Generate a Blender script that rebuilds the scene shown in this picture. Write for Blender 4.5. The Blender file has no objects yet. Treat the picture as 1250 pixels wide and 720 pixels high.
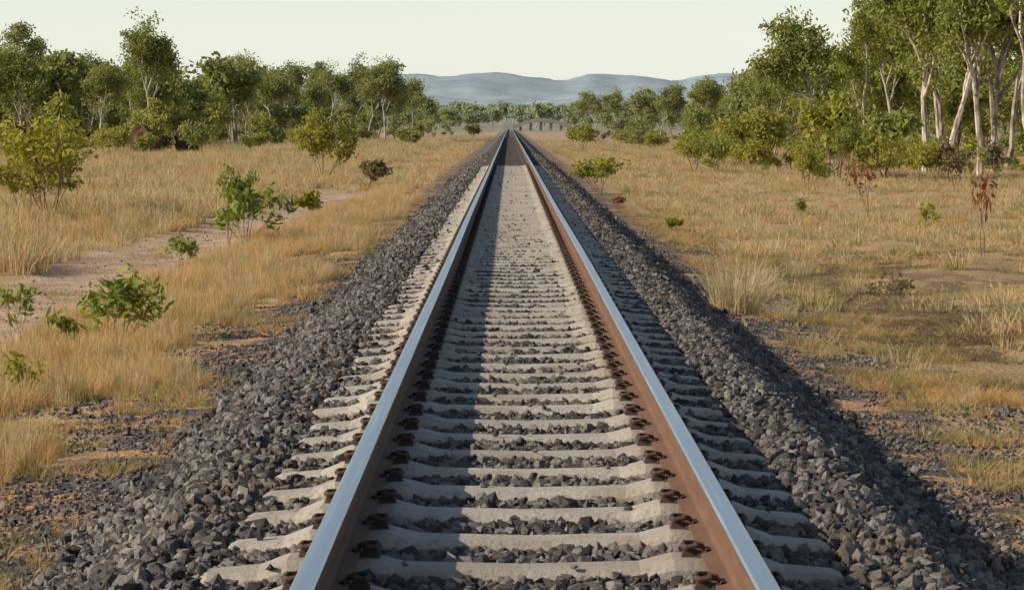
import bpy, math, numpy as np
from mathutils import Vector
R=math.radians
scene=bpy.context.scene
# ---------------------------------------------------------------- helpers
def make_mesh(name,V,F,mats=(),midx=None,smooth=False,rnd=None):
    V=np.asarray(V,dtype=np.float32).reshape(-1,3); F=np.asarray(F,dtype=np.int32)
    me=bpy.data.meshes.new(name); n,k=F.shape
    me.vertices.add(len(V)); me.vertices.foreach_set("co",V.ravel())
    me.loops.add(n*k); me.loops.foreach_set("vertex_index",F.ravel())
    me.polygons.add(n); me.polygons.foreach_set("loop_start",np.arange(0,n*k,k,dtype=np.int32))
    for m in mats: me.materials.append(m)
    if midx is not None: me.polygons.foreach_set("material_index",np.asarray(midx,dtype=np.int32))
    me.polygons.foreach_set("use_smooth",np.full(n,smooth))
    me.update(calc_edges=True)
    if rnd is not None:
        a=me.attributes.new("rnd",'FLOAT','POINT'); a.data.foreach_set("value",np.asarray(rnd,dtype=np.float32))
    return me
def add_obj(name,me,loc=(0,0,0),rz=0,s=1,parent=None):
    o=bpy.data.objects.new(name,me); scene.collection.objects.link(o)
    o.location=loc; o.rotation_euler=(0,0,rz); o.scale=(s,s,s) if np.isscalar(s) else s
    if parent: o.parent=parent
    return o
_lat={}
def vn(x,y,s,seed=0):
    if seed not in _lat: _lat[seed]=np.random.default_rng(seed+999).random((256,256))
    L=_lat[seed]; x=np.asarray(x,float)/s; y=np.asarray(y,float)/s
    xi=np.floor(x).astype(int); yi=np.floor(y).astype(int); fx=x-xi; fy=y-yi
    fx=fx*fx*(3-2*fx); fy=fy*fy*(3-2*fy)
    g=lambda a,b:L[a%256,b%256]
    return (g(xi,yi)*(1-fx)+g(xi+1,yi)*fx)*(1-fy)+(g(xi,yi+1)*(1-fx)+g(xi+1,yi+1)*fx)*fy
def fbm(x,y,s,seed=0,o=3):
    t=0;a=.5;n=0
    for i in range(o): t=t+a*vn(x,y,s/2**i,seed+i); n+=a; a*=.5
    return t/n
PX=np.array([0,.70,.80,1.0,1.25,1.86,3.0,3.4,9999]); 
PZ=np.array([-.243,-.243,-.25,-.252,-.262,-.67,-.74,-.78,-.78])
def gz(x,y):
    x=np.asarray(x,float); y=np.asarray(y,float)
    a=np.abs(x)
    toe=1+ .06*(vn(x*0+5,y,1.5,3)-.5)
    z=np.interp(a*np.where(a>1.1,toe,1),PX,PZ)
    z=z-np.where(a<.96,np.clip((y-28)/25,0,1)*.022,0)
    z=np.where(y>945,-.78,z)
    out=np.clip((a-2.0)/2,0,1)
    z=z+out*(fbm(x,y,4,10)-.5)*.22+np.clip((a-1.2),0,1)*(vn(x,y,.5,20)-.5)*.05
    z=z-np.exp(-((x+5.0+.3*np.sin(y*.05))/1.)**2)*(.06-.05*(vn(x,y,.6,21)-.5))
    z=z+np.clip((a-12)/60,0,1)*(fbm(x,y,60,30)-.5)*1.2
    z=z+np.clip((y-1000)*.0055,0,30)
    return z
# ---------------------------------------------------------------- materials
class M:
    def __init__(s,name):
        s.m=bpy.data.materials.new(name); s.m.use_nodes=True; s.t=s.m.node_tree
        s.N=s.t.nodes; s.L=s.t.links; s.b=s.N["Principled BSDF"]; s.o=s.N["Material Output"]
        s.b.inputs["Specular IOR Level"].default_value=.2; s.b.inputs["Roughness"].default_value=.85
    def n(s,t,**k):
        x=s.N.new(t)
        for a,b in k.items(): setattr(x,a,b)
        return x
    def put(s,sock,v):
        if isinstance(v,(int,float)): sock.default_value=v
        elif isinstance(v,tuple): sock.default_value=v if len(v)==len(sock.default_value) else v+(1,)
        else: s.L.new(v,sock)
    def pos(s):
        g=s.n("ShaderNodeNewGeometry"); return g.outputs["Position"]
    def xyz(s,v):
        x=s.n("ShaderNodeSeparateXYZ"); s.L.new(v,x.inputs[0]); return x.outputs
    def noise(s,vec,scale,detail=3,rough=.55):
        x=s.n("ShaderNodeTexNoise"); s.put(x.inputs["Scale"],scale); x.inputs["Detail"].default_value=detail
        x.inputs["Roughness"].default_value=rough
        if vec is not None: s.L.new(vec,x.inputs["Vector"])
        return x.outputs["Fac"]
    def vor(s,vec,scale,out="Color",feat='F1'):
        x=s.n("ShaderNodeTexVoronoi",feature=feat); x.inputs["Scale"].default_value=scale
        s.L.new(vec,x.inputs["Vector"]); return x.outputs[out]
    def math(s,op,a,b=0.0,c=None):
        x=s.n("ShaderNodeMath",operation=op); s.put(x.inputs[0],a); s.put(x.inputs[1],b)
        if c is not None: s.put(x.inputs[2],c)
        return x.outputs[0]
    def ramp(s,v,a,b,lo=0.,hi=1.):
        x=s.n("ShaderNodeMapRange",interpolation_type='SMOOTHSTEP'); s.put(x.inputs[0],v)
        x.inputs[1].default_value=a; x.inputs[2].default_value=b; x.inputs[3].default_value=lo; x.inputs[4].default_value=hi
        return x.outputs[0]
    def mix(s,f,a,b,mode='MIX'):
        x=s.n("ShaderNodeMix",data_type='RGBA',blend_type=mode); s.put(x.inputs[0],f); s.put(x.inputs[6],a); s.put(x.inputs[7],b)
        return x.outputs[2]
    def mapv(s,vec,sc):
        x=s.n("ShaderNodeMapping"); s.L.new(vec,x.inputs[0]); x.inputs[3].default_value=sc; return x.outputs[0]
    def attr(s,nm="rnd"):
        x=s.n("ShaderNodeAttribute",attribute_name=nm); return x.outputs["Fac"]
    def orand(s):
        return s.n("ShaderNodeObjectInfo").outputs["Random"]
    def haze(s,col,D=1700.,hc=(.38,.45,.46)):  # aerial haze painted into the base colour, stronger with world Y
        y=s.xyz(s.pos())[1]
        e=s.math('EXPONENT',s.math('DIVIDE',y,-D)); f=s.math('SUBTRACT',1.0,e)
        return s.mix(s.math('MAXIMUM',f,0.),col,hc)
    def bump(s,h,st,dist):
        x=s.n("ShaderNodeBump"); x.inputs["Strength"].default_value=st; x.inputs["Distance"].default_value=dist
        s.L.new(h,x.inputs["Height"]); s.L.new(x.outputs[0],s.b.inputs["Normal"])
    def base(s,c): s.put(s.b.inputs["Base Color"],c)
    def translucent(s,col,f):
        t=s.n("ShaderNodeBsdfTranslucent"); s.put(t.inputs[0],col)
        mx=s.n("ShaderNodeMixShader"); mx.inputs[0].default_value=f
        s.L.new(s.b.outputs[0],mx.inputs[1]); s.L.new(t.outputs[0],mx.inputs[2]); s.L.new(mx.outputs[0],s.o.inputs[0])

def leafmat(name,c1,c2,c3,tf=.35):
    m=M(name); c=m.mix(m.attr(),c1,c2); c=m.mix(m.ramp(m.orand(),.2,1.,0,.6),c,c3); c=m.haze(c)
    m.base(c); m.b.inputs["Roughness"].default_value=.6
    m.translucent(m.mix(1.0,c,(1.25,1.2,.55),'MULTIPLY'),tf); return m.m
leaf_gum=leafmat("gum_leaves",(.11,.135,.020),(.34,.37,.06),(.26,.27,.07),.4)
leaf_bright=leafmat("bush_leaves",(.17,.185,.02),(.43,.41,.06),(.33,.31,.055),.42)
leaf_fresh=leafmat("fresh_leaves",(.10,.145,.02),(.34,.39,.09),(.24,.26,.06),.38)
leaf_red=leafmat("withered_leaves",(.20,.07,.035),(.40,.20,.09),(.28,.15,.07),.3)
leaf_dull=leafmat("dull_leaves",(.11,.09,.04),(.24,.20,.08),(.20,.15,.07),.3)

def grassmat(name,c1,c2,c3):
    m=M(name); c=m.mix(m.attr(),c1,c2); c=m.mix(m.ramp(m.orand(),.3,1.,0,.75),c,c3)
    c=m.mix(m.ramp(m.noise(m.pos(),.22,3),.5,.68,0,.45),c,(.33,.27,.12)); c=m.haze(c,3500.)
    m.base(c); m.b.inputs["Roughness"].default_value=.7; m.translucent(c,.35); return m.m
g_straw=grassmat("dry_grass_blades",(.42,.28,.12),(.74,.56,.29),(.58,.43,.20))
g_pale=grassmat("pale_grass_blades",(.46,.36,.19),(.74,.62,.38),(.50,.42,.22))
g_orange=grassmat("orange_grass_blades",(.50,.29,.10),(.74,.48,.21),(.60,.40,.17))
g_green=grassmat("green_grass_blades",(.20,.19,.055),(.42,.37,.14),(.32,.29,.10))
g_dull=grassmat("leaf_litter_blades",(.10,.065,.035),(.34,.22,.11),(.20,.14,.07))

m=M("gum_bark"); tc=m.n("ShaderNodeTexCoord").outputs["Object"]
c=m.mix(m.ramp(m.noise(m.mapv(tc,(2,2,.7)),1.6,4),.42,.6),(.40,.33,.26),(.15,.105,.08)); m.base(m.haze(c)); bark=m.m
m=M("dark_bark"); tc=m.n("ShaderNodeTexCoord").outputs["Object"]
c=m.mix(m.ramp(m.noise(m.mapv(tc,(2,2,.7)),1.6,3),.42,.6),(.26,.20,.15),(.11,.08,.06)); m.base(m.haze(c)); bark_dark=m.m
m=M("pale_gum_bark"); tc=m.n("ShaderNodeTexCoord").outputs["Object"]
c=m.mix(m.ramp(m.noise(m.mapv(tc,(2,2,.6)),2.2,5,.65),.42,.62),(.62,.55,.47),(.22,.16,.12)); m.base(m.haze(c)); bark_pale=m.m
m=M("twig_bark"); m.base((.18,.125,.09)); twig=m.m

m=M("ballast_stone"); a=m.attr(); p=m.pos()
c=m.mix(m.ramp(a,.0,1.),(.060,.055,.053),(.24,.22,.203))
c=m.mix(m.ramp(m.noise(p,1.1,3),.5,.72,0,.35),c,(.20,.14,.09))
c=m.mix(m.ramp(m.noise(p,70,3),.35,.7,0,.4),c,(.045,.041,.04))
m.base(c); m.bump(m.noise(p,90,3),.5,.006); stone=m.m

m=M("ground_surface"); p=m.pos(); X,Y,Z=m.xyz(p)
nA=m.noise(p,.75,4); nB=m.noise(p,.22,4); nC=m.noise(p,3.0,4); nD=m.noise(p,22,3)
xw=m.math('ADD',X,m.math('MULTIPLY',m.math('SUBTRACT',nA,.5),1.5))
ax=m.math('ABSOLUTE',xw)
vc=m.xyz(m.vor(p,34))[0]; vd=m.vor(p,34,"Distance")
gravel=m.mix(vc,(.050,.044,.042),(.18,.16,.145))
gravel=m.mix(m.ramp(vd,.35,.75,0,.7),gravel,(.035,.03,.028))
soil=m.mix(nD,(.32,.17,.08),(.54,.33,.17))
sh=m.mix(m.math('MULTIPLY',m.ramp(nC,.48,.64),m.ramp(ax,1.6,2.3)),gravel,soil)
sh=m.mix(m.ramp(m.noise(p,1.6,4),.52,.64),sh,soil)
straw=m.mix(m.noise(p,9,5,.7),(.27,.17,.08),(.60,.42,.21))
straw=m.mix(m.ramp(nB,.35,.65,0,.6),straw,(.48,.32,.155))
trk=m.math('ABSOLUTE',m.math('ADD',m.math('ADD',X,5.0),m.math('MULTIPLY',m.math('SINE',m.math('MULTIPLY',Y,.05)),.3)))
trk=m.math('ADD',trk,m.math('MULTIPLY',m.math('SUBTRACT',nA,.5),.9))
dirt=m.mix(m.ramp(m.noise(p,1.4,6,.7),.35,.65),(.38,.25,.145),(.62,.45,.30)); dirt=m.mix(m.ramp(m.noise(p,11,4,.7),.5,.62,0,.5),dirt,(.28,.18,.10))
left=m.mix(m.ramp(trk,.95,1.2),dirt,straw)
grn=m.math('MULTIPLY',m.ramp(m.noise(p,.35,5,.65),.46,.6),m.ramp(Y,130,40))
right=m.mix(m.math('MULTIPLY',grn,.5),straw,(.24,.20,.08))
dk=m.math('MULTIPLY',m.ramp(m.noise(m.mapv(p,(.8,.35,1)),.8,6,.75),.40,.52),m.math('MULTIPLY',m.ramp(Y,50,36),m.ramp(X,2.8,3.8)))
lit=m.mix(m.ramp(m.noise(p,12,6,.85),.38,.62),(.035,.026,.018),(.30,.19,.10))
right=m.mix(m.math('MULTIPLY',dk,.92),right,lit)
side=m.mix(m.ramp(X,-.5,.5),left,right)
edge=m.ramp(ax,2.35,2.9)
c=m.mix(edge,sh,side)
core=m.ramp(m.math('ABSOLUTE',X),1.75,2.05)
far=m.ramp(Y,935,950)
c=m.mix(m.math('MAXIMUM',core,far),gravel,c)
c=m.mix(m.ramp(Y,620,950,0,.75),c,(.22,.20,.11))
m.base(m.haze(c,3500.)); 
hh=m.math('ADD',m.math('MULTIPLY',vd,-.6),m.math('MULTIPLY',nD,.8)); m.bump(hh,.8,.03)
ground_mat=m.m

RG=.584
m=M("sleeper_concrete"); p=m.pos(); a=m.attr()
c=m.mix(m.noise(p,6,5,.7),(.35,.325,.275),(.60,.56,.485))
c=m.mix(m.ramp(m.noise(p,45,3),.46,.72,0,.6),c,(.20,.175,.15))
c=m.mix(m.math('MULTIPLY',m.ramp(m.noise(p,2.2,4),.46,.66),.4),c,(.27,.185,.12))
xx=m.math('ABSOLUTE',m.math('SUBTRACT',m.math('ABSOLUTE',m.xyz(p)[0]),RG))
c=m.mix(m.ramp(xx,.16,.05,0,.65),c,(.15,.10,.07))
c=m.mix(m.ramp(a,.0,1.,0,.4),c,(.30,.275,.245))
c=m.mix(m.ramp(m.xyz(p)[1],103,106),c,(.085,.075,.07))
m.base(c); m.bump(m.noise(p,60,4),.6,.008); m.b.inputs["Roughness"].default_value=.9; conc=m.m

m=M("polished_rail_head"); p=m.pos(); q=m.mapv(p,(60,.6,1))
f=m.noise(q,1.,4); m.base(m.mix(m.ramp(f,.3,.7),(.42,.47,.52),(.68,.71,.74))); m.b.inputs["Metallic"].default_value=1.
m.put(m.b.inputs["Roughness"],m.ramp(f,.2,.8,.22,.42)); polish=m.m
m=M("rusty_rail_side"); p=m.pos(); f=m.noise(m.mapv(p,(8,1.5,20)),1.5,5,.7)
m.base(m.mix(f,(.075,.045,.033),(.24,.135,.085))); m.bump(m.noise(p,80,3),.3,.003); rust=m.m
m=M("rusty_clip_steel"); m.base(m.mix(m.noise(m.pos(),30),(.035,.026,.021),(.12,.08,.06))); clipm=m.m
m=M("termite_earth"); p=m.pos(); m.base(m.mix(m.noise(p,3,4),(.07,.036,.026),(.15,.08,.055))); m.bump(m.noise(p,6,4),.8,.15); termite=m.m
m=M("bridge_concrete"); p=m.pos(); m.base(m.mix(m.noise(p,1,4),(.24,.22,.19),(.31,.29,.25))); bridgem=m.m
m=M("hazy_hill_surface"); p=m.pos()
c=m.mix(m.ramp(m.noise(p,.007,7,.7),.38,.62),(.27,.345,.385),(.36,.43,.455)); m.base(c); hillm=m.m  # pale blue of distance haze put into the hills' base colour

# ---------------------------------------------------------------- ground sheet
def grow_axis(a,b,s,g):
    o=[a]; 
    while o[-1]<b: o.append(o[-1]+s); s*=g
    return o
xp=list(np.arange(0,4,.1))+list(np.arange(4,12,.3))+grow_axis(12,9000,.8,1.09)
xs=np.array([-v for v in xp[:0:-1]]+xp)
ys=np.array(list(np.arange(-30,6,1.))+list(np.arange(6,50,.22))+list(np.arange(50,110,.8))+grow_axis(110,14000,1.5,1.035))
GX,GY=np.meshgrid(xs,ys); GZ=gz(GX,GY)
V=np.stack([GX,GY,GZ],-1).reshape(-1,3); nx=len(xs); ny=len(ys)
i=np.arange(ny-1)[:,None]*nx+np.arange(nx-1)[None]; i=i.ravel()
F=np.stack([i,i+1,i+nx+1,i+nx],1)
add_obj("ground",make_mesh("ground",V,F,[ground_mat],smooth=True))

# hills
NX=420;NY=110
hx=np.linspace(-4200,4200,NX); hy=np.linspace(4600,9000,NY); HX,HY=np.meshgrid(hx,hy)
tp=np.array([-900,300,400,490,520,560,600,650,690,720,780,830,880,920,960,1200,2200]); tv=np.array([108,104,100,97,94,93,92,99,104,97,98,104,95,97,102,104,108])
env=np.interp(HX/1.795+622,tp,tv); env=(152-env)*1.795+4
ridge=1-np.abs(2*fbm(HX,HY,300,50,5)-1)
r1=np.exp(-((HY-7200)/800)**2)*env*(.66+.42*ridge)
r2=np.exp(-((HY-5700)/400)**2)*(28+85*(fbm(HX+300,HY*.3,300,60,5)-.25))
HZ=np.maximum(r1,r2)+20*(fbm(HX,HY,130,70,4)-.5)+2
V=np.stack([HX,HY,HZ],-1).reshape(-1,3); i=(np.arange(NY-1)[:,None]*NX+np.arange(NX-1)[None]).ravel()
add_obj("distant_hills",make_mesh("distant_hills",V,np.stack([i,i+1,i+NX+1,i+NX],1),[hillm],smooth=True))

# ---------------------------------------------------------------- railway track
track=bpy.data.objects.new("railway_track",None); scene.collection.objects.link(track)
prof=[(-.065,-.160),(-.065,-.150),(-.020,-.138),(-.008,-.125),(-.008,-.048),(-.029,-.038),(-.031,-.010),(-.025,-.003),(-.012,0),
      (.012,0),(.025,-.003),(.031,-.010),(.029,-.038),(.008,-.048),(.008,-.125),(.020,-.138),(.065,-.150),(.065,-.160)]
prof=np.array(prof); K=len(prof)
yr=np.concatenate([np.arange(-25,200,2.),np.arange(200,930,10.)])
for sgn in (-1,1):
    off=sgn*RG+.012*(vn(yr,yr*0+sgn,14,5)-.5)*np.clip(yr/20,0,1)
    zz=.010*(vn(yr,yr*0+3,11,6)-.5)*np.clip(yr/30,0,1)
    V=np.zeros((len(yr),K,3)); V[:,:,0]=prof[None,:,0]+off[:,None]; V[:,:,1]=yr[:,None]; V[:,:,2]=prof[None,:,1]+zz[:,None]
    a=np.arange(len(yr)-1)[:,None]*K; k=np.arange(K)[None]; k2=(k+1)%K
    F=np.stack([a+k,a+k2,a+K+k2,a+K+k],-1).reshape(-1,4)[:, ::-1]
    mi=np.tile([1 if 6<=j<=10 else 0 for j in range(K)],len(yr)-1)
    add_obj("rail" if sgn<0 else "rail.001",make_mesh("rail",V,F,[rust,polish],mi),parent=track)
rng=np.random.default_rng(1)
sec=[(-.98,-.222,.06),(-.955,-.212,.078),(-.80,-.199,.086),(-.71,-.165,.095),(-.46,-.165,.095),(-.36,-.190,.086),(0,-.198,.080)]
sec=sec+[(-s[0],s[1],s[2]) for s in sec[-2::-1]]
def sect(s):
    x,zt,w=s; return [(x,-w-.045,-.37),(x,-w-.022,zt-.028),(x,-w,zt),(x,w,zt),(x,w+.022,zt-.028),(x,w+.045,-.37)]
SV=np.array([sect(s) for s in sec]); ns=len(sec)
F=[]
for a in range(ns-1):
    for k in range(5): F.append((a*6+k,a*6+k+1,(a+1)*6+k+1,(a+1)*6+k))
for b in (0,(ns-1)*6): F+= [(b,b+1,b+4,b+5),(b+1,b+2,b+3,b+4)]
F=np.array(F); SV=SV.reshape(-1,3)
ysl=np.arange(-4,330,.685); n=len(ysl); ysl=ysl+rng.normal(0,.010,n)
rot=rng.normal(0,.007,n)
A=np.repeat(SV[None],n,0).copy()
A[:,:,1]+=A[:,:,0]*rot[:,None]+ysl[:,None]; A[:,:,0]+=rng.normal(0,.012,n)[:,None]; A[:,:,2]+=rng.normal(0,.002,n)[:,None]
FF=(F[None]+(np.arange(n)*len(SV))[:,None,None]).reshape(-1,4)
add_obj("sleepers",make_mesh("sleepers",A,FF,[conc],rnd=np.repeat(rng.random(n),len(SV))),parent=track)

def tube(P,r,sides=6):
    P=np.array(P,float); r=np.array(r,float)*np.ones(len(P)); T=np.gradient(P,axis=0); T/=np.linalg.norm(T,axis=1)[:,None]+1e-9
    up=np.array([0,0,1.]) if abs(T[0][2])<.9 else np.array([1.,0,0])
    a=np.cross(T,up); nn=np.linalg.norm(a,axis=1)[:,None]; a=np.where(nn<1e-3,np.array([1.,0,0]),a/(nn+1e-9)); b=np.cross(T,a)
    th=np.linspace(0,2*np.pi,sides,endpoint=False)
    V=P[:,None]+r[:,None,None]*(a[:,None]*np.cos(th)[None,:,None]+b[:,None]*np.sin(th)[None,:,None])
    i=np.arange(len(P)-1)[:,None]*sides; k=np.arange(sides)[None]; k2=(k+1)%sides
    return V.reshape(-1,3),np.stack([i+k,i+k2,i+sides+k2,i+sides+k],-1).reshape(-1,4)
def join(parts):
    Vs=[];Fs=[];o=0
    for v,f in parts: Vs.append(v);Fs.append(f+o);o+=len(v)
    return np.concatenate(Vs),np.concatenate(Fs)
cp=[(-.01,-.05,.018),(.0,.0,.022),(.005,.045,.026),(.03,.058,.032),(.058,.045,.034),(.066,.0,.030),(.054,-.036,.030),(.026,-.04,.037),(.008,-.02,.032)]
cv,cf=tube(cp,.009,6)
def box(c,s,t=.75):
    v=np.array([(x*(t if z>0 else 1),y*(t if z>0 else 1),z) for z in (-1,1) for x,y in ((-1,-1),(1,-1),(1,1),(-1,1))],float)*np.array(s)/2+np.array(c)
    return v,np.array([(0,3,2,1),(4,5,6,7),(0,1,5,4),(1,2,6,5),(2,3,7,6),(3,0,4,7)])
CV,CF=join([(cv,cf),box((.04,0,.010),(.06,.05,.024)),box((.0,0,.004),(.05,.09,.016))])
ync=ysl[(ysl>3)&(ysl<104)]
allV=[]
for sg in (-1,1):
    for io in (-1,1):
        c=CV.copy(); c[:,0]*=io; c[:,0]+=sg*RG+io*.055
        cc=np.repeat(c[None],len(ync),0).copy(); cc[:,:,1]+=ync[:,None]; cc[:,:,2]+=-.163; allV.append(cc)
A=np.concatenate(allV); FF=(CF[None]+(np.arange(len(A))*len(CV))[:,None,None]).reshape(-1,4)
add_obj("rail_clips",make_mesh("rail_clips",A,FF,[clipm]),parent=track)

# distant arched road bridge beside the line
N_=24; bx=np.linspace(1.,19.,N_); topz=.1+2.6*np.sin(np.linspace(.12,np.pi-.12,N_))
def strip(z0,z1,y0,y1):
    V=[];F=[]
    for i in range(N_):
        V+=[(bx[i],y0,z0[i]),(bx[i],y0,z1[i]),(bx[i],y1,z1[i]),(bx[i],y1,z0[i])]
    for i in range(N_-1):
        for k in range(4): F.append((i*4+k,i*4+(k+1)%4,i*4+4+(k+1)%4,i*4+4+k))
    return np.array(V,float),np.array(F)
bparts=[strip(topz-.7,topz,985,991),strip(topz+.004,topz+.45,985,985.3),strip(topz+.004,topz+.45,990.7,991)]
for q in (3,7,11,15,19): bparts.append(box((bx[q],988,(topz[q]-.75-1.2)/2),(.8,4,topz[q]-.75+1.2),1.))
bv,bf=join(bparts); add_obj("road_bridge",make_mesh("road_bridge",bv,bf,[bridgem]))

# ---------------------------------------------------------------- stones
phi=(1+5**.5)/2
IV=np.array([(-1,phi,0),(1,phi,0),(-1,-phi,0),(1,-phi,0),(0,-1,phi),(0,1,phi),(0,-1,-phi),(0,1,-phi),(phi,0,-1),(phi,0,1),(-phi,0,-1),(-phi,0,1)])/np.sqrt(1+phi*phi)
IF=np.array([(0,11,5),(0,5,1),(0,1,7),(0,7,10),(0,10,11),(1,5,9),(5,11,4),(11,10,2),(10,7,6),(7,1,8),(3,9,4),(3,4,2),(3,2,6),(3,6,8),(3,8,9),(4,9,5),(2,4,11),(6,2,10),(8,6,7),(9,8,1)])
BV=np.array([(-1,-1,-1),(1,-1,-1),(1,1,-1),(-1,1,-1),(-1,-1,1),(1,-1,1),(1,1,1),(-1,1,1)])*.62
BF=np.array([(0,3,2,1),(4,5,6,7),(0,1,5,4),(1,2,6,5),(2,3,7,6),(3,0,4,7)]); BF=np.concatenate([BF[:,[0,1,2]],BF[:,[0,2,3]]])
def stones(P,size,seed,base=IV,faces=IF,jit=.28):
    rng=np.random.default_rng(seed); n=len(P)
    q=rng.normal(size=(n,4)); q/=np.linalg.norm(q,axis=1)[:,None]; w,x,y,z=q.T
    Rm=np.stack([1-2*(y*y+z*z),2*(x*y-z*w),2*(x*z+y*w),2*(x*y+z*w),1-2*(x*x+z*z),2*(y*z-x*w),2*(x*z-y*w),2*(y*z+x*w),1-2*(x*x+y*y)],1).reshape(n,3,3)
    L=base[None]*(1+jit*rng.normal(size=(n,len(base),1)).clip(-1.6,1.6))+rng.normal(size=(n,len(base),3))*.08
    L=L*(rng.uniform(.62,1.25,(n,1,3)))*(size[:,None,None])
    Vv=np.einsum('nij,nkj->nki',Rm,L)+P[:,None]
    Ff=(faces[None]+(np.arange(n)*len(base))[:,None,None]).reshape(-1,3)
    return Vv.reshape(-1,3),Ff,np.repeat(rng.random(n)**1.4,len(base))
def bed(y0,y1,dens,smin,smax,seed):
    rng=np.random.default_rng(seed); n=int((y1-y0)*4.1*dens); x=rng.uniform(-2.05,2.05,n); y=rng.uniform(y0,y1,n)
    a=np.abs(x); edge=1.75+.35*vn(x,y,.7,80); keep=a<edge
    d=np.abs(((y+4)%.685+.3425)%.685-.3425)
    keep&=~((a<1.0)&(d<.116)&(rng.random(n)>.016)); keep&=~(np.abs(a-RG)<.055)
    x,y,a,d=x[keep],y[keep],a[keep],d[keep]
    s=rng.uniform(smin,smax,len(x))*np.where(rng.random(len(x))<.12,1.3,1)
    z=gz(x,y)+np.where(a<1.0,rng.uniform(-.006,.018,len(x))+.018*vn(x,y,.35,81),rng.uniform(0,.045,len(x)))
    on=(a<1.0)&(d<.116); z=np.where(on,-.185,z); s=np.where(on,s*.55,s)
    return np.stack([x,y,z],1),s
parts=[]
for (y0,y1,dn,a,b,sd,lo) in ((7.6,28,860,.014,.029,1,0),(28,60,330,.019,.034,2,1),(60,150,80,.026,.044,3,1)):
    P,s=bed(y0,y1,dn,a,b,sd); parts.append(stones(P,s,sd,*( (BV,BF,.22) if lo else (IV,IF,.26))))
rng=np.random.default_rng(7); n=42000
x=rng.uniform(1.8,3.4,n)*np.where(rng.random(n)<.5,-1,1); y=9+rng.random(n)**1.4*46
k=(fbm(x,y,.8,90)>.36+.10*(np.abs(x)-2)); x,y=x[k],y[k]; s=rng.uniform(.008,.017,len(x))*np.where(rng.random(len(x))<.04,1.9,1)
parts.append(stones(np.stack([x,y,gz(x,y)+.004],1),s,9,BV,BF,.2))
x=-5.+rng.normal(0,.7,900); y=26+rng.random(900)*45; parts.append(stones(np.stack([x,y,gz(x,y)],1),rng.uniform(.008,.022,900),10,BV,BF,.2))
o=0;Vs=[];Fs=[];Rs=[]
for v,f,r in parts: Vs.append(v);Fs.append(f+o);Rs.append(r);o+=len(v)
add_obj("ballast_gravel",make_mesh("ballast_gravel",np.concatenate(Vs),np.concatenate(Fs),[stone],rnd=np.concatenate(Rs)))

# ---------------------------------------------------------------- scatter
def scatter(name,meshes,P,rz,tilt,scl):
    coll=bpy.data.collections.new(name+"_parts")
    for i,me in enumerate(meshes):
        coll.objects.link(bpy.data.objects.new("%s_part_%02d"%(name,i),me))
    me=bpy.data.meshes.new(name); n=len(P); me.vertices.add(n); me.vertices.foreach_set("co",np.asarray(P,dtype=np.float32).ravel())
    a=me.attributes.new("rot",'FLOAT_VECTOR','POINT'); rv=np.zeros((n,3),np.float32); rv[:,2]=rz; rv[:,0]=tilt; a.data.foreach_set("vector",rv.ravel())
    a=me.attributes.new("scl",'FLOAT_VECTOR','POINT'); a.data.foreach_set("vector",np.asarray(scl,dtype=np.float32).ravel())
    o=add_obj(name,me); g=bpy.data.node_groups.new(name,'GeometryNodeTree')
    g.interface.new_socket("Geometry",in_out='INPUT',socket_type='NodeSocketGeometry'); g.interface.new_socket("Geometry",in_out='OUTPUT',socket_type='NodeSocketGeometry')
    N=g.nodes; L=g.links; gi=N.new("NodeGroupInput"); go=N.new("NodeGroupOutput")
    ci=N.new("GeometryNodeCollectionInfo"); ci.inputs["Collection"].default_value=coll; ci.inputs["Separate Children"].default_value=True; ci.inputs["Reset Children"].default_value=True
    ip=N.new("GeometryNodeInstanceOnPoints"); ip.inputs["Pick Instance"].default_value=True
    for nm in ("rot","scl"):
        na=N.new("GeometryNodeInputNamedAttribute"); na.data_type='FLOAT_VECTOR'; na.inputs["Name"].default_value=nm
        L.new(na.outputs["Attribute"],ip.inputs["Rotation" if nm=="rot" else "Scale"])
    L.new(gi.outputs[0],ip.inputs["Points"]); L.new(ci.outputs[0],ip.inputs["Instance"]); L.new(ip.outputs[0],go.inputs[0])
    md=o.modifiers.new("scatter",'NODES'); md.node_group=g; return o
def tuft(seed,n,H,rad,w,mat,lean=.35):
    rng=np.random.default_rng(seed); th=rng.uniform(0,2*np.pi,n); r=rad*np.sqrt(rng.random(n))
    b=np.stack([np.cos(th)*r,np.sin(th)*r,np.full(n,-.02)],1); h=H*rng.uniform(.45,1.05,n); ph=th+rng.normal(0,.7,n)
    ln=np.abs(rng.normal(lean,.22,n)); D=np.stack([np.cos(ph),np.sin(ph),0*ph],1); fa=rng.uniform(0,2*np.pi,n); S=np.stack([np.cos(fa),np.sin(fa),0*fa],1)
    V=np.zeros((n,8,3)); 
    for k,t in enumerate((0,.35,.7,1)):
        c=b+D*(ln*h*t**1.8)[:,None]; c[:,2]+=h*(t-.28*ln*t*t); ww=w*(1-.75*t)*rng.uniform(.7,1.3,n)
        V[:,k*2]=c-S*ww[:,None]/2; V[:,k*2+1]=c+S*ww[:,None]/2
    f=np.array([(0,1,3,2),(2,3,5,4),(4,5,7,6)]); F=(f[None]+(np.arange(n)*8)[:,None,None]).reshape(-1,4)
    return make_mesh("tuft",V,F,[mat],rnd=np.repeat(rng.random(n),8))
def scat_grass(name,meshes,x,y,s,seed):
    rng=np.random.default_rng(seed); n=len(x); sc=np.stack([s*rng.uniform(.8,1.2,n),s*rng.uniform(.8,1.2,n),s*rng.uniform(.7,1.2,n)],1)
    return scatter(name,meshes,np.stack([x,y,gz(x,y)],1),rng.uniform(0,6.28,n),rng.normal(0,.1,n),sc)
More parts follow.
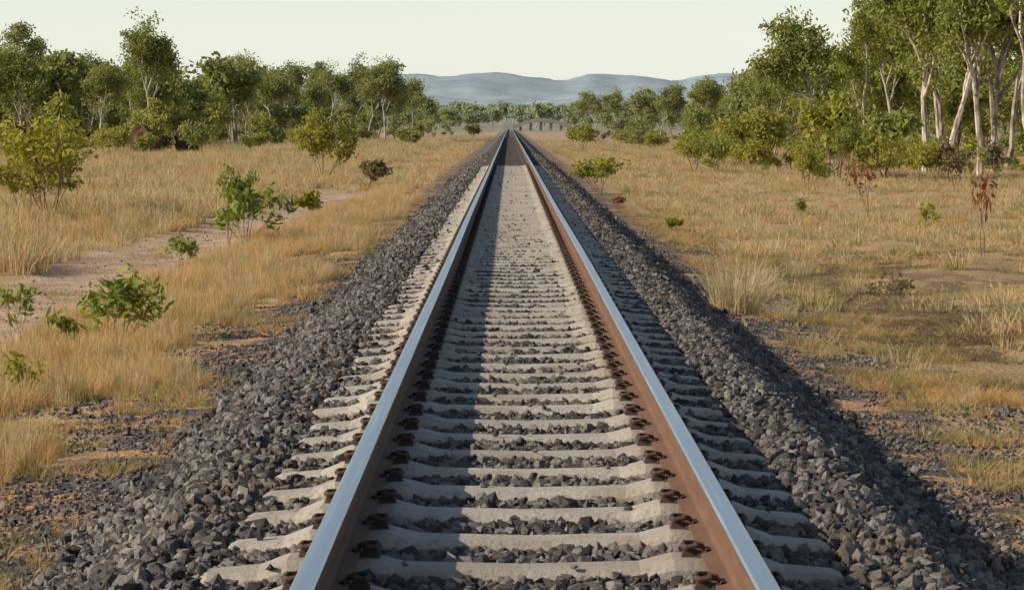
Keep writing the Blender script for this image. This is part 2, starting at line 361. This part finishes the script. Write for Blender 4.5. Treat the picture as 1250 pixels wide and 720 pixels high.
def rp(n,x0,x1,y0,y1,seed,pw=1.):
    rng=np.random.default_rng(seed); return rng.uniform(x0,x1,n),y0+(y1-y0)*rng.random(n)**pw
trackd=lambda x,y:np.abs(x+5.0+.3*np.sin(y*.05))
near=[tuft(100+i,62,.36,.10,.0065,[g_straw,g_orange][i%2]) for i in range(4)]+[tuft(104,54,.42,.08,.0055,g_pale,.3),tuft(105,54,.30,.10,.0065,g_straw),tuft(106,40,.26,.10,.0065,g_green)]
x,y=rp(7800,-4.4,-2.2,12,95,11,1.15); k=(fbm(x,y,1.6,100)>.43+np.clip((x+2.95)/.75,-.6,.5)*.38)&(trackd(x,y)>.85); x,y=x[k],y[k]
s=np.random.default_rng(1).uniform(.4,.95,len(x))*(.45+.9*fbm(x,y,1.6,101))
scat_grass("dry_grass_verge",near,x,y,s,12)
low=[tuft(120+i,36,.16,.09,.005,[g_orange,g_straw,g_green][i%3],.7) for i in range(6)]
x,y=rp(2600,-3.2,-1.95,11,60,13); k=fbm(x,y,.7,105)>.56; x,y=x[k],y[k]
x2,y2=rp(4600,2.3,3.6,12,70,14); k=fbm(x2,y2,.9,106)>.57; x2,y2=x2[k],y2[k]
x3,y3=rp(500,-6.1,-4.1,24,80,15); k=fbm(x3,y3,.8,107)>.58; x3,y3=x3[k],y3[k]
x=np.r_[x,x2,x3]; y=np.r_[y,y2,y3]; scat_grass("sparse_grass",low,x,y,np.random.default_rng(2).uniform(.4,1.1,len(x)),15)
mid=[tuft(140+i,50,.45,.18,.014,[g_straw,g_pale,g_straw,g_orange,g_pale,g_green][i%6],.4) for i in range(7)]
rng=np.random.default_rng(16); n=16500; y=26+rng.random(n)**.75*300; x=-5.9-rng.random(n)*(.172*y-4.5).clip(.5)
k=(trackd(x,y)>1.1)&(fbm(x,y,5,110)>.36); x,y=x[k],y[k]
scat_grass("dry_grass_field",mid,x,y,rng.uniform(.5,1.0,len(x))*(.45+1.0*fbm(x,y,7,111))*(1+y/400),17)
rng=np.random.default_rng(18); n=5000; y=80+rng.random(n)*420; x=-2.6-rng.random(n)*6
k=fbm(x,y*.3,2.5,112)>.42; x,y=x[k],y[k]; scat_grass("dry_grass_field.001",mid,x,y,rng.uniform(.5,.9,len(x)),19)
sh=[tuft(160+i,44,.22,.19,.013,[g_straw,g_pale,g_straw,g_orange,g_pale,g_green][i%6],.55) for i in range(7)]
rng=np.random.default_rng(20); n=19000; y=24+rng.random(n)**.7*330; x=2.9+rng.random(n)*(.172*y-2.9).clip(1)
dark=(y<46)&(x>3.2)&(fbm(x,y*.5,1.6,113)<.56); k=(~dark)&(fbm(x,y,3.5,114)>.35+np.clip(3.6-x,0,1)*.3); x,y=x[k],y[k]
scat_grass("dry_grass_field.002",sh,x,y,rng.uniform(.5,1.05,len(x))*(.5+.9*fbm(x,y,8,115))*(1+y/430),21)
gr=[tuft(180+i,34,.12,.14,.009,[g_green,g_straw][i%2],.8) for i in range(4)]
rng=np.random.default_rng(22); n=5000; y=26+rng.random(n)*70; x=3+rng.random(n)*(.172*y-2.5).clip(1); k=fbm(x,y*.6,2,116)>.54; x,y=x[k],y[k]
scat_grass("green_grass_patches",gr,x,y,rng.uniform(.4,1.0,len(x)),23)
ll=[tuft(190+i,26,.07,.16,.012,[g_dull,g_dull,g_green][i%3],1.3) for i in range(5)]
rng=np.random.default_rng(28); n=5500; y=23+rng.random(n)*26; x=3+rng.random(n)*(.172*y-2.5).clip(1); k=fbm(x,y*.6,1.0,117)>.43; x,y=x[k],y[k]
scat_grass("leaf_litter",ll,x,y,rng.uniform(.4,1.3,len(x)),29)
add_obj("grass_tuft",tuft(200,420,.66,.24,.009,g_pale,.35),(2.12,31,float(gz(2.12,31))))
for j,(x,y,s) in enumerate([(2.45,33.5,.75),(2.7,35,.6),(3.6,40,.7),(2.55,30.2,.45),(-2.55,20.5,.3),(2.62,22.3,.28),(3.0,21.3,.25),(-2.2,50,.55),(-2.0,44,.4),(3.9,37,.6)]):
    add_obj("grass_tuft",tuft(210+j,190,.62,.2,.008,[g_pale,g_straw,g_green][j%3 if j>3 else 0],.5),(x,y,float(gz(x,y))),s=s)
x,y=rp(520,2.75,4.2,20.3,23.4,24); k=(np.abs((y-21.9)+.9*(x-3.3))<.55); x,y=x[k],y[k]
scat_grass("orange_grass_mat",[tuft(230+i,50,.16,.1,.006,g_orange,1.0) for i in range(3)],x,y,np.random.default_rng(3).uniform(.5,1,len(x)),25)

# ---------------------------------------------------------------- plants and trees
def nrm(v): return v/(np.linalg.norm(v)+1e-9)
def leaves(C,L,W,rng,droop=.5):
    n=len(C); a=rng.normal(size=(n,3)); a[:,2]-=droop; a/=np.linalg.norm(a,axis=1)[:,None]
    b=np.cross(a,rng.normal(size=(n,3))); b/=np.linalg.norm(b,axis=1)[:,None]
    l=(L*rng.uniform(.6,1.3,n))[:,None]; w=(W*rng.uniform(.7,1.3,n))[:,None]
    V=np.stack([C-a*l/2,C+b*w/2-a*l*.05,C+a*l/2,C-b*w/2-a*l*.05],1)
    return V.reshape(-1,3),np.arange(n*4).reshape(-1,4)
def plant(seed,H,levels,mats,stems=1,trunk=.42,rad=.018,spread=.75,kids=(3,4),clr=.09,ncl=80,L=.17,W=.07,up=.25,lean=.08,base_spread=.0,sides=6,flat=.7,decay=.68,inner=0.,droop=.5):
    rng=np.random.default_rng(seed); wood=[]; tips=[]
    def g(p,d,ln,r,lv):
        n=4; P=[p]; 
        for i in range(n):
            d=nrm(d+rng.normal(0,.13,3)+np.array([0,0,up*.25])); p=p+d*ln/n; P.append(p)
        wood.append(tube(P,np.linspace(r,r*.62,n+1),sides if lv<2 else 4))
        if lv>=levels:
            tips.append((P[-1],1.)); tips.append((P[2]+rng.normal(0,.03*H,3),.8)); return
        if lv>=1 and rng.random()<inner: tips.append((P[3]+rng.normal(0,.04*H,3),.9))
        k=rng.integers(kids[0],kids[1]+1); ph=rng.uniform(0,6.28)
        for i in range(k):
            ph+=2*np.pi/k+rng.normal(0,.4); t=1. if i==0 else rng.uniform(.45,1.) if lv>0 else rng.uniform(.6,1)
            q=P[min(n,max(1,int(round(t*n))))]; sp=spread*rng.uniform(.45,1.2)*(0.5 if i==0 else 1)
            g(q,nrm(d*1.0+sp*np.array([np.cos(ph),np.sin(ph),rng.uniform(-.2,.35)])),ln*decay*rng.uniform(.75,1.15)*(1 if lv else .8),r*.58,lv+1)
    for s in range(stems):
        a=rng.uniform(0,6.28); d=nrm(np.array([np.cos(a)*(lean+base_spread*rng.random()),np.sin(a)*(lean+base_spread*rng.random()),1.]))
        g(np.array([np.cos(a)*.02*H*(stems>1),np.sin(a)*.02*H*(stems>1),-.01*H]),d,trunk*H*rng.uniform(.8,1.1),rad*H/(1 if stems==1 else 1.6),0)
    wv,wf=join(wood); C=[];cr=[]
    for (t,sc) in tips:
        m_=max(2,int(ncl*sc*rng.uniform(.4,1.5))); rr=clr*H*rng.uniform(.55,1.35)*sc
        q=rng.normal(size=(m_,3)); q/=np.linalg.norm(q,axis=1)[:,None]; q*=(rng.random((m_,1))**.5)*rr; q[:,2]*=flat
        C.append(q+t); cr.append(np.clip(rng.random()*.55+rng.random(m_)*.45,0,1))
    C=np.concatenate(C); cr=np.concatenate(cr); lv,lf=leaves(C,L,W,rng,droop)
    V=np.concatenate([wv,lv]); F=np.concatenate([wf,lf+len(wv)]); top=np.percentile(lv[:,2],99.7); V=V*(H/top)
    mi=np.r_[np.zeros(len(wf),int),np.ones(len(lf),int)]; rn=np.r_[np.full(len(wv),.5),np.repeat(cr,4)]
    return make_mesh("plant",V,F,mats,mi,rnd=rn)
gums=[plant(300+i,8.,3,[bark_pale if i in(0,2,4) else bark,leaf_gum],trunk=[.44,.34,.46,.34,.34,.40][i],kids=(3,4),clr=.074,ncl=76,L=.18,W=.08,inner=.7,flat=.65,spread=[.62,.75,.55,.8,.75,.6][i],lean=[.22,.05,.15,.1,.12,.05][i],rad=[.014,.012,.012,.011,.011,.012][i],up=.4) for i in range(6)]
def T(x,y,H,v,r,nm="eucalyptus_tree"):
    add_obj(nm,gums[v],(x,y,float(gz(x,y))-.05),r,(H/8.*.92,H/8.*.92,H/8.))
for t in [(17.3,118,8.6,0,.3),(18.4,113,9.2,2,2.),(15.9,123,8.2,4,1.2),(16.9,140,8.6,1,4.),(14.2,131,6.7,2,5.2),(15.4,152,7.3,3,.7),(20.4,150,10,0,2.7),(21.3,139,10,5,3.6),
          (19.3,128,9.2,1,3.3),(17.9,131,8.6,3,1.9),(16.6,128,8.,5,2.9),(18.9,141,9.4,4,.9),(22.6,146,9.8,3,5.),(14.4,176,5.3,5,1.),(17.6,172,7.4,3,4.),(15.6,205,5.9,1,2.2),(18.4,200,7.2,5,.8),(15.2,258,5.8,4,3.),(19.,250,7.4,1,1.),(15.5,335,6.3,3,4.4),(15.4,445,7.2,1,5.),(15.,545,7.8,3,.4),
          (-25.2,225,9.8,1,4.),(-33.6,228,7.6,3,1.),(-37,240,9.6,5,2.2),(-30.5,236,6.6,4,3.),(-27.5,330,8.6,5,1.5),(-23.4,320,7.8,3,.2),(-19.5,340,8.6,1,2.9),(-15.6,345,9.0,3,4.4),(-12.6,352,7.6,5,5.1),(-21.5,300,6.8,4,6.),(-31,260,6.4,3,3.3),
          (-35.6,222,8.4,1,5.),(-29.,248,6.6,5,4.1),(-33,300,8.4,3,2.),(-25.4,306,8.0,1,.9),(-29.8,345,9.6,3,5.5),(-25,352,8.8,4,3.7),(-21.3,350,8.8,5,.3),(-17.4,350,9.5,1,1.8),(-14.2,365,9.4,1,3.9),(-11.6,382,7.6,3,2.6),(-36,275,8.,4,1.1)]:
    T(*t)
farg=[plant(330+i,8.,3,[bark_dark,leaf_gum],trunk=[.34,.28,.38,.32,.26][i],kids=(3,3),clr=.10,ncl=34,L=.32,W=.16,spread=.75,sides=4,rad=.012,inner=.6,flat=.6,up=.4) for i in range(5)]
def mass(name,meshes,x,y,s,seed):
    rng=np.random.default_rng(seed); n=len(x); s=np.stack([s*rng.uniform(.8,1.15,n),s*rng.uniform(.8,1.15,n),s],1)
    return scatter(name,meshes,np.stack([x,y,gz(x,y)-.05],1),rng.uniform(0,6.28,n),rng.normal(0,.04,n),s)
rng=np.random.default_rng(40)
n=450; y=150+rng.random(n)**.85*740; x=16.5+rng.random(n)**.8*(.14*y)
mass("woodland_trees",farg,x,y,rng.uniform(.5,.98,n)*np.where(rng.random(n)<.35,.6,1),41)
n=560; y=250+rng.random(n)**1.2*640; x=-(12+np.clip(380-y,0,200)*.13+rng.random(n)**.8*(.15*y))
mass("woodland_trees.001",farg,x,y,rng.uniform(.55,1.02,n)*np.where(rng.random(n)<.35,.6,1),42)
vf=[plant(350+i,9.,2,[bark_dark,leaf_gum],trunk=.25,kids=(3,4),clr=.17,ncl=40,L=.8,W=.5,spread=.9,sides=4) for i in range(4)]
n=2600; y=1010+rng.random(n)**.8*2300; x=(rng.random(n)-.5)*.36*y
mass("distant_trees",vf,x,y,rng.uniform(.5,1.1,n)*(.55+.8*fbm(x,y,90,120)),43)
und=[plant(370+i,1.6,2,[twig,[leaf_bright,leaf_gum,leaf_bright,leaf_dull,leaf_bright][i]],stems=[5,3,6,4,2][i],trunk=.35,kids=(2,3),clr=.14,ncl=26,L=.12,W=.05,base_spread=[.7,.3,.9,.6,.2][i],rad=.010) for i in range(5)]
n=260; y=108+rng.random(n)**1.3*420; x=9.8+rng.random(n)**1.3*(.11*y); mass("understorey_shrubs",und,x,y,rng.uniform(.3,1.0,n)*(1+1.1*(rng.random(n)<.2)),44)
n=330; y=175+rng.random(n)*440; x=-(10+np.clip(330-y,0,200)*.09+rng.random(n)**1.2*(.14*y)); mass("understorey_shrubs.001",und,x,y,rng.uniform(.35,1.3,n)*(1+1.0*(rng.random(n)<.3)),45)
def shrub(nm,x,y,H,seed,lm,w=1.,**k):
    d=dict(stems=6,trunk=.36,kids=(2,3),clr=.15,ncl=60,L=.10,W=.045,base_spread=.6,rad=.008,droop=-.2); d.update(k)
    me=plant(seed,H,2,[twig,lm],**d); add_obj(nm,me,(x,y,float(gz(x,y))),s=(w,w,1))
shrub("green_shrub",-3.5,28,.74,401,leaf_fresh,1.1,stems=7,ncl=5,clr=.13,L=.10,W=.03,base_spread=1.2)
shrub("green_shrub",-3.8,27.2,.45,402,leaf_fresh,.8,stems=3,ncl=4,clr=.14,L=.09,W=.028,base_spread=1.1)
shrub("green_shrub",-4.5,28.6,.6,403,leaf_fresh,.7,stems=3,ncl=4,clr=.14,L=.085,W=.026)
shrub("green_shrub",-3.38,21.6,.4,404,leaf_bright,.7,stems=5,ncl=4,clr=.15,L=.06,W=.018)
shrub("green_shrub",-3.3,18.2,.22,431,leaf_bright,.8,stems=4,ncl=3,clr=.16,L=.04,W=.014)
shrub("green_shrub",-4.55,51,1.38,405,leaf_fresh,.5,stems=3,ncl=11,clr=.10,L=.11,W=.04,base_spread=.2)
shrub("green_shrub",-4.25,50.6,.95,406,leaf_fresh,.95,stems=6,ncl=8,clr=.12,L=.11,W=.04,base_spread=.9)
shrub("green_shrub",-4.45,43,.5,407,leaf_fresh,1.0,stems=4,ncl=4,clr=.16,L=.09,W=.03)
shrub("leafy_bush",-9.3,64,2.05,408,leaf_bright,1.05,stems=10,ncl=17,clr=.115,L=.115,W=.045,base_spread=.9)
shrub("leafy_bush",-10.1,66,1.5,432,leaf_bright,1.1,stems=7,ncl=15,clr=.13,L=.11,W=.045,base_spread=.9)
shrub("leafy_bush",-6.3,107,2.45,409,leaf_bright,.8,stems=7,ncl=45,clr=.11,L=.12,W=.055)
shrub("leafy_bush",-4.15,66,.6,410,leaf_bright,1.1,ncl=12,L=.08,W=.035)
shrub("leafy_bush",-4.5,99,.95,411,leaf_dull,1.2,ncl=20,L=.10,W=.045)
shrub("leafy_bush",-8.1,250,1.5,412,leaf_gum,1.2,ncl=40,L=.16,W=.08)
shrub("leafy_bush",-4.6,400,2.,413,leaf_gum,1.,L=.2,W=.1)
shrub("leafy_bush",2.35,85,1.0,414,leaf_bright,1.25,ncl=16,L=.085,W=.035,base_spread=1.)
shrub("leafy_bush",5.2,228,2.0,415,leaf_bright,1.2,ncl=40,L=.15,W=.07)
shrub("leafy_bush",7.9,122,1.6,416,leaf_gum,1.1,ncl=30); shrub("leafy_bush",8.9,118,1.5,417,leaf_bright,1.1,ncl=30); shrub("leafy_bush",7.2,126,1.7,418,leaf_bright,1.,ncl=30)
shrub("leafy_bush",8.5,92,1.4,419,leaf_bright,.7,ncl=22); shrub("leafy_bush",8.6,150,2.4,420,leaf_gum,.8,ncl=30); shrub("leafy_bush",11.8,112,2.0,421,leaf_gum,1.,ncl=30)
shrub("leafy_bush",9.6,104,1.5,433,leaf_bright,.8,ncl=22); shrub("leafy_bush",12.6,104,1.7,434,leaf_bright,.8,ncl=18,stems=3); shrub("leafy_bush",13.6,98,1.2,435,leaf_dull,.9,ncl=14,stems=4)
shrub("leafy_bush",2.75,55,.3,422,leaf_bright,1.2,ncl=7,L=.05,W=.02)
shrub("leafy_bush",5.6,62,.55,423,leaf_gum,.7,ncl=6,stems=3,L=.08,W=.028); shrub("leafy_bush",7.0,54,.6,424,leaf_bright,.7,ncl=5,stems=3,L=.08,W=.028)
shrub("withered_sapling",7.0,47.6,1.3,425,leaf_red,.6,stems=2,ncl=4,clr=.10,L=.12,W=.035,base_spread=.15,trunk=.28)
shrub("withered_sapling",7.05,63,1.4,426,leaf_red,.7,stems=2,ncl=5,clr=.12,L=.10,W=.035,base_spread=.2,trunk=.28)
shrub("withered_sapling",4.1,34.5,.45,427,leaf_dull,1.1,stems=6,ncl=3,clr=.12,L=.05,W=.016,base_spread=.9)
shrub("withered_sapling",2.25,67,.4,428,leaf_red,.7,ncl=4,L=.06,W=.02); shrub("withered_sapling",13.2,120,1.8,429,leaf_red,.9,ncl=16)
for j,(x,y) in enumerate([(-29.2,190),(-24.4,196),(-19.2,198),(-21.9,192),(-32.5,192),(-27,186),(-16.5,205),(-14.,215)]):
    shrub("leafy_bush",x,y,1.5+.35*(j%3),440+j,[leaf_gum,leaf_bright][j%2],1.1,ncl=24,L=.14,W=.06)
def mound(seed,H,W):
    nr,ns_=18,24; V=[]
    for i in range(nr+1):
        t=i/nr
        for j in range(ns_):
            th=2*np.pi*j/ns_; r=W/2*(1-t**3)**.55*(1+.28*math.sin(th*3+seed+t*2)+.16*math.sin(th*7+t*9+seed)+.08*math.sin(t*22+th*2))
            V.append((r*math.cos(th)+.15*math.sin(t*3+seed),r*.7*math.sin(th),H*t*(1-.18*max(0,math.sin(th*3+seed))) -.1))
    i=np.arange(nr)[:,None]*ns_; k=np.arange(ns_)[None]; k2=(k+1)%ns_
    return make_mesh("termite_mound",np.array(V),np.stack([i+k,i+k2,i+ns_+k2,i+ns_+k],-1).reshape(-1,4),[termite],smooth=True)
for j,(x,y,H,W) in enumerate([(-31,198,2.4,1.6),(-30,199,2.1,1.3),(-22.9,200,2.1,1.7),(-20.3,202,2.3,1.3)]):
    add_obj("termite_mound",mound(j,H,W),(x,y,float(gz(x,y))))

# ---------------------------------------------------------------- light, sky, camera
EL,AZ=R(29),R(255)
d=Vector((math.sin(AZ)*math.cos(EL),math.cos(AZ)*math.cos(EL),math.sin(EL)))
sl=bpy.data.lights.new("sun",'SUN'); sl.energy=5.0; sl.angle=R(.53); sl.color=(1,.86,.66)
so=bpy.data.objects.new("sun",sl); scene.collection.objects.link(so); so.rotation_euler=d.to_track_quat('Z','Y').to_euler()
w=bpy.data.worlds.new("World"); scene.world=w; w.use_nodes=True; nt=w.node_tree
sk=nt.nodes.new("ShaderNodeTexSky"); sk.sky_type='NISHITA'; sk.sun_disc=False; sk.sun_elevation=EL; sk.sun_rotation=AZ; sk.air_density=1.; sk.dust_density=1.; sk.ozone_density=1.5
bg=nt.nodes["Background"]; nt.links.new(sk.outputs[0],bg.inputs[0]); bg.inputs[1].default_value=.10
# pale haze layer that thickens toward the horizon
tc=nt.nodes.new("ShaderNodeTexCoord"); sx=nt.nodes.new("ShaderNodeSeparateXYZ"); nt.links.new(tc.outputs["Generated"],sx.inputs[0])
def wm(op,a,b=None):
    x=nt.nodes.new("ShaderNodeMath"); x.operation=op
    for k,v in enumerate((a,b)):
        if v is None: continue
        if isinstance(v,(int,float)): x.inputs[k].default_value=v
        else: nt.links.new(v,x.inputs[k])
    return x.outputs[0]
hz=wm('EXPONENT',wm('MULTIPLY',wm('MAXIMUM',sx.outputs[2],0.),-8.))
b2=nt.nodes.new("ShaderNodeBackground"); b2.inputs[0].default_value=(.94,1.,.94,1); nt.links.new(wm('MULTIPLY',hz,.60),b2.inputs[1])
ad=nt.nodes.new("ShaderNodeAddShader"); nt.links.new(bg.outputs[0],ad.inputs[0]); nt.links.new(b2.outputs[0],ad.inputs[1]); nt.links.new(ad.outputs[0],nt.nodes["World Output"].inputs[0])
cam=bpy.data.cameras.new("camera"); cam.lens=112.3; cam.sensor_width=36; cam.clip_end=30000; cam.clip_start=.1
co=bpy.data.objects.new("camera",cam); scene.collection.objects.link(co); co.location=(-.065,0,1.15); co.rotation_euler=(R(90-3.05),0,R(-.044)); scene.camera=co
scene.view_settings.view_transform='Standard'; scene.view_settings.look='None'; scene.view_settings.exposure=0
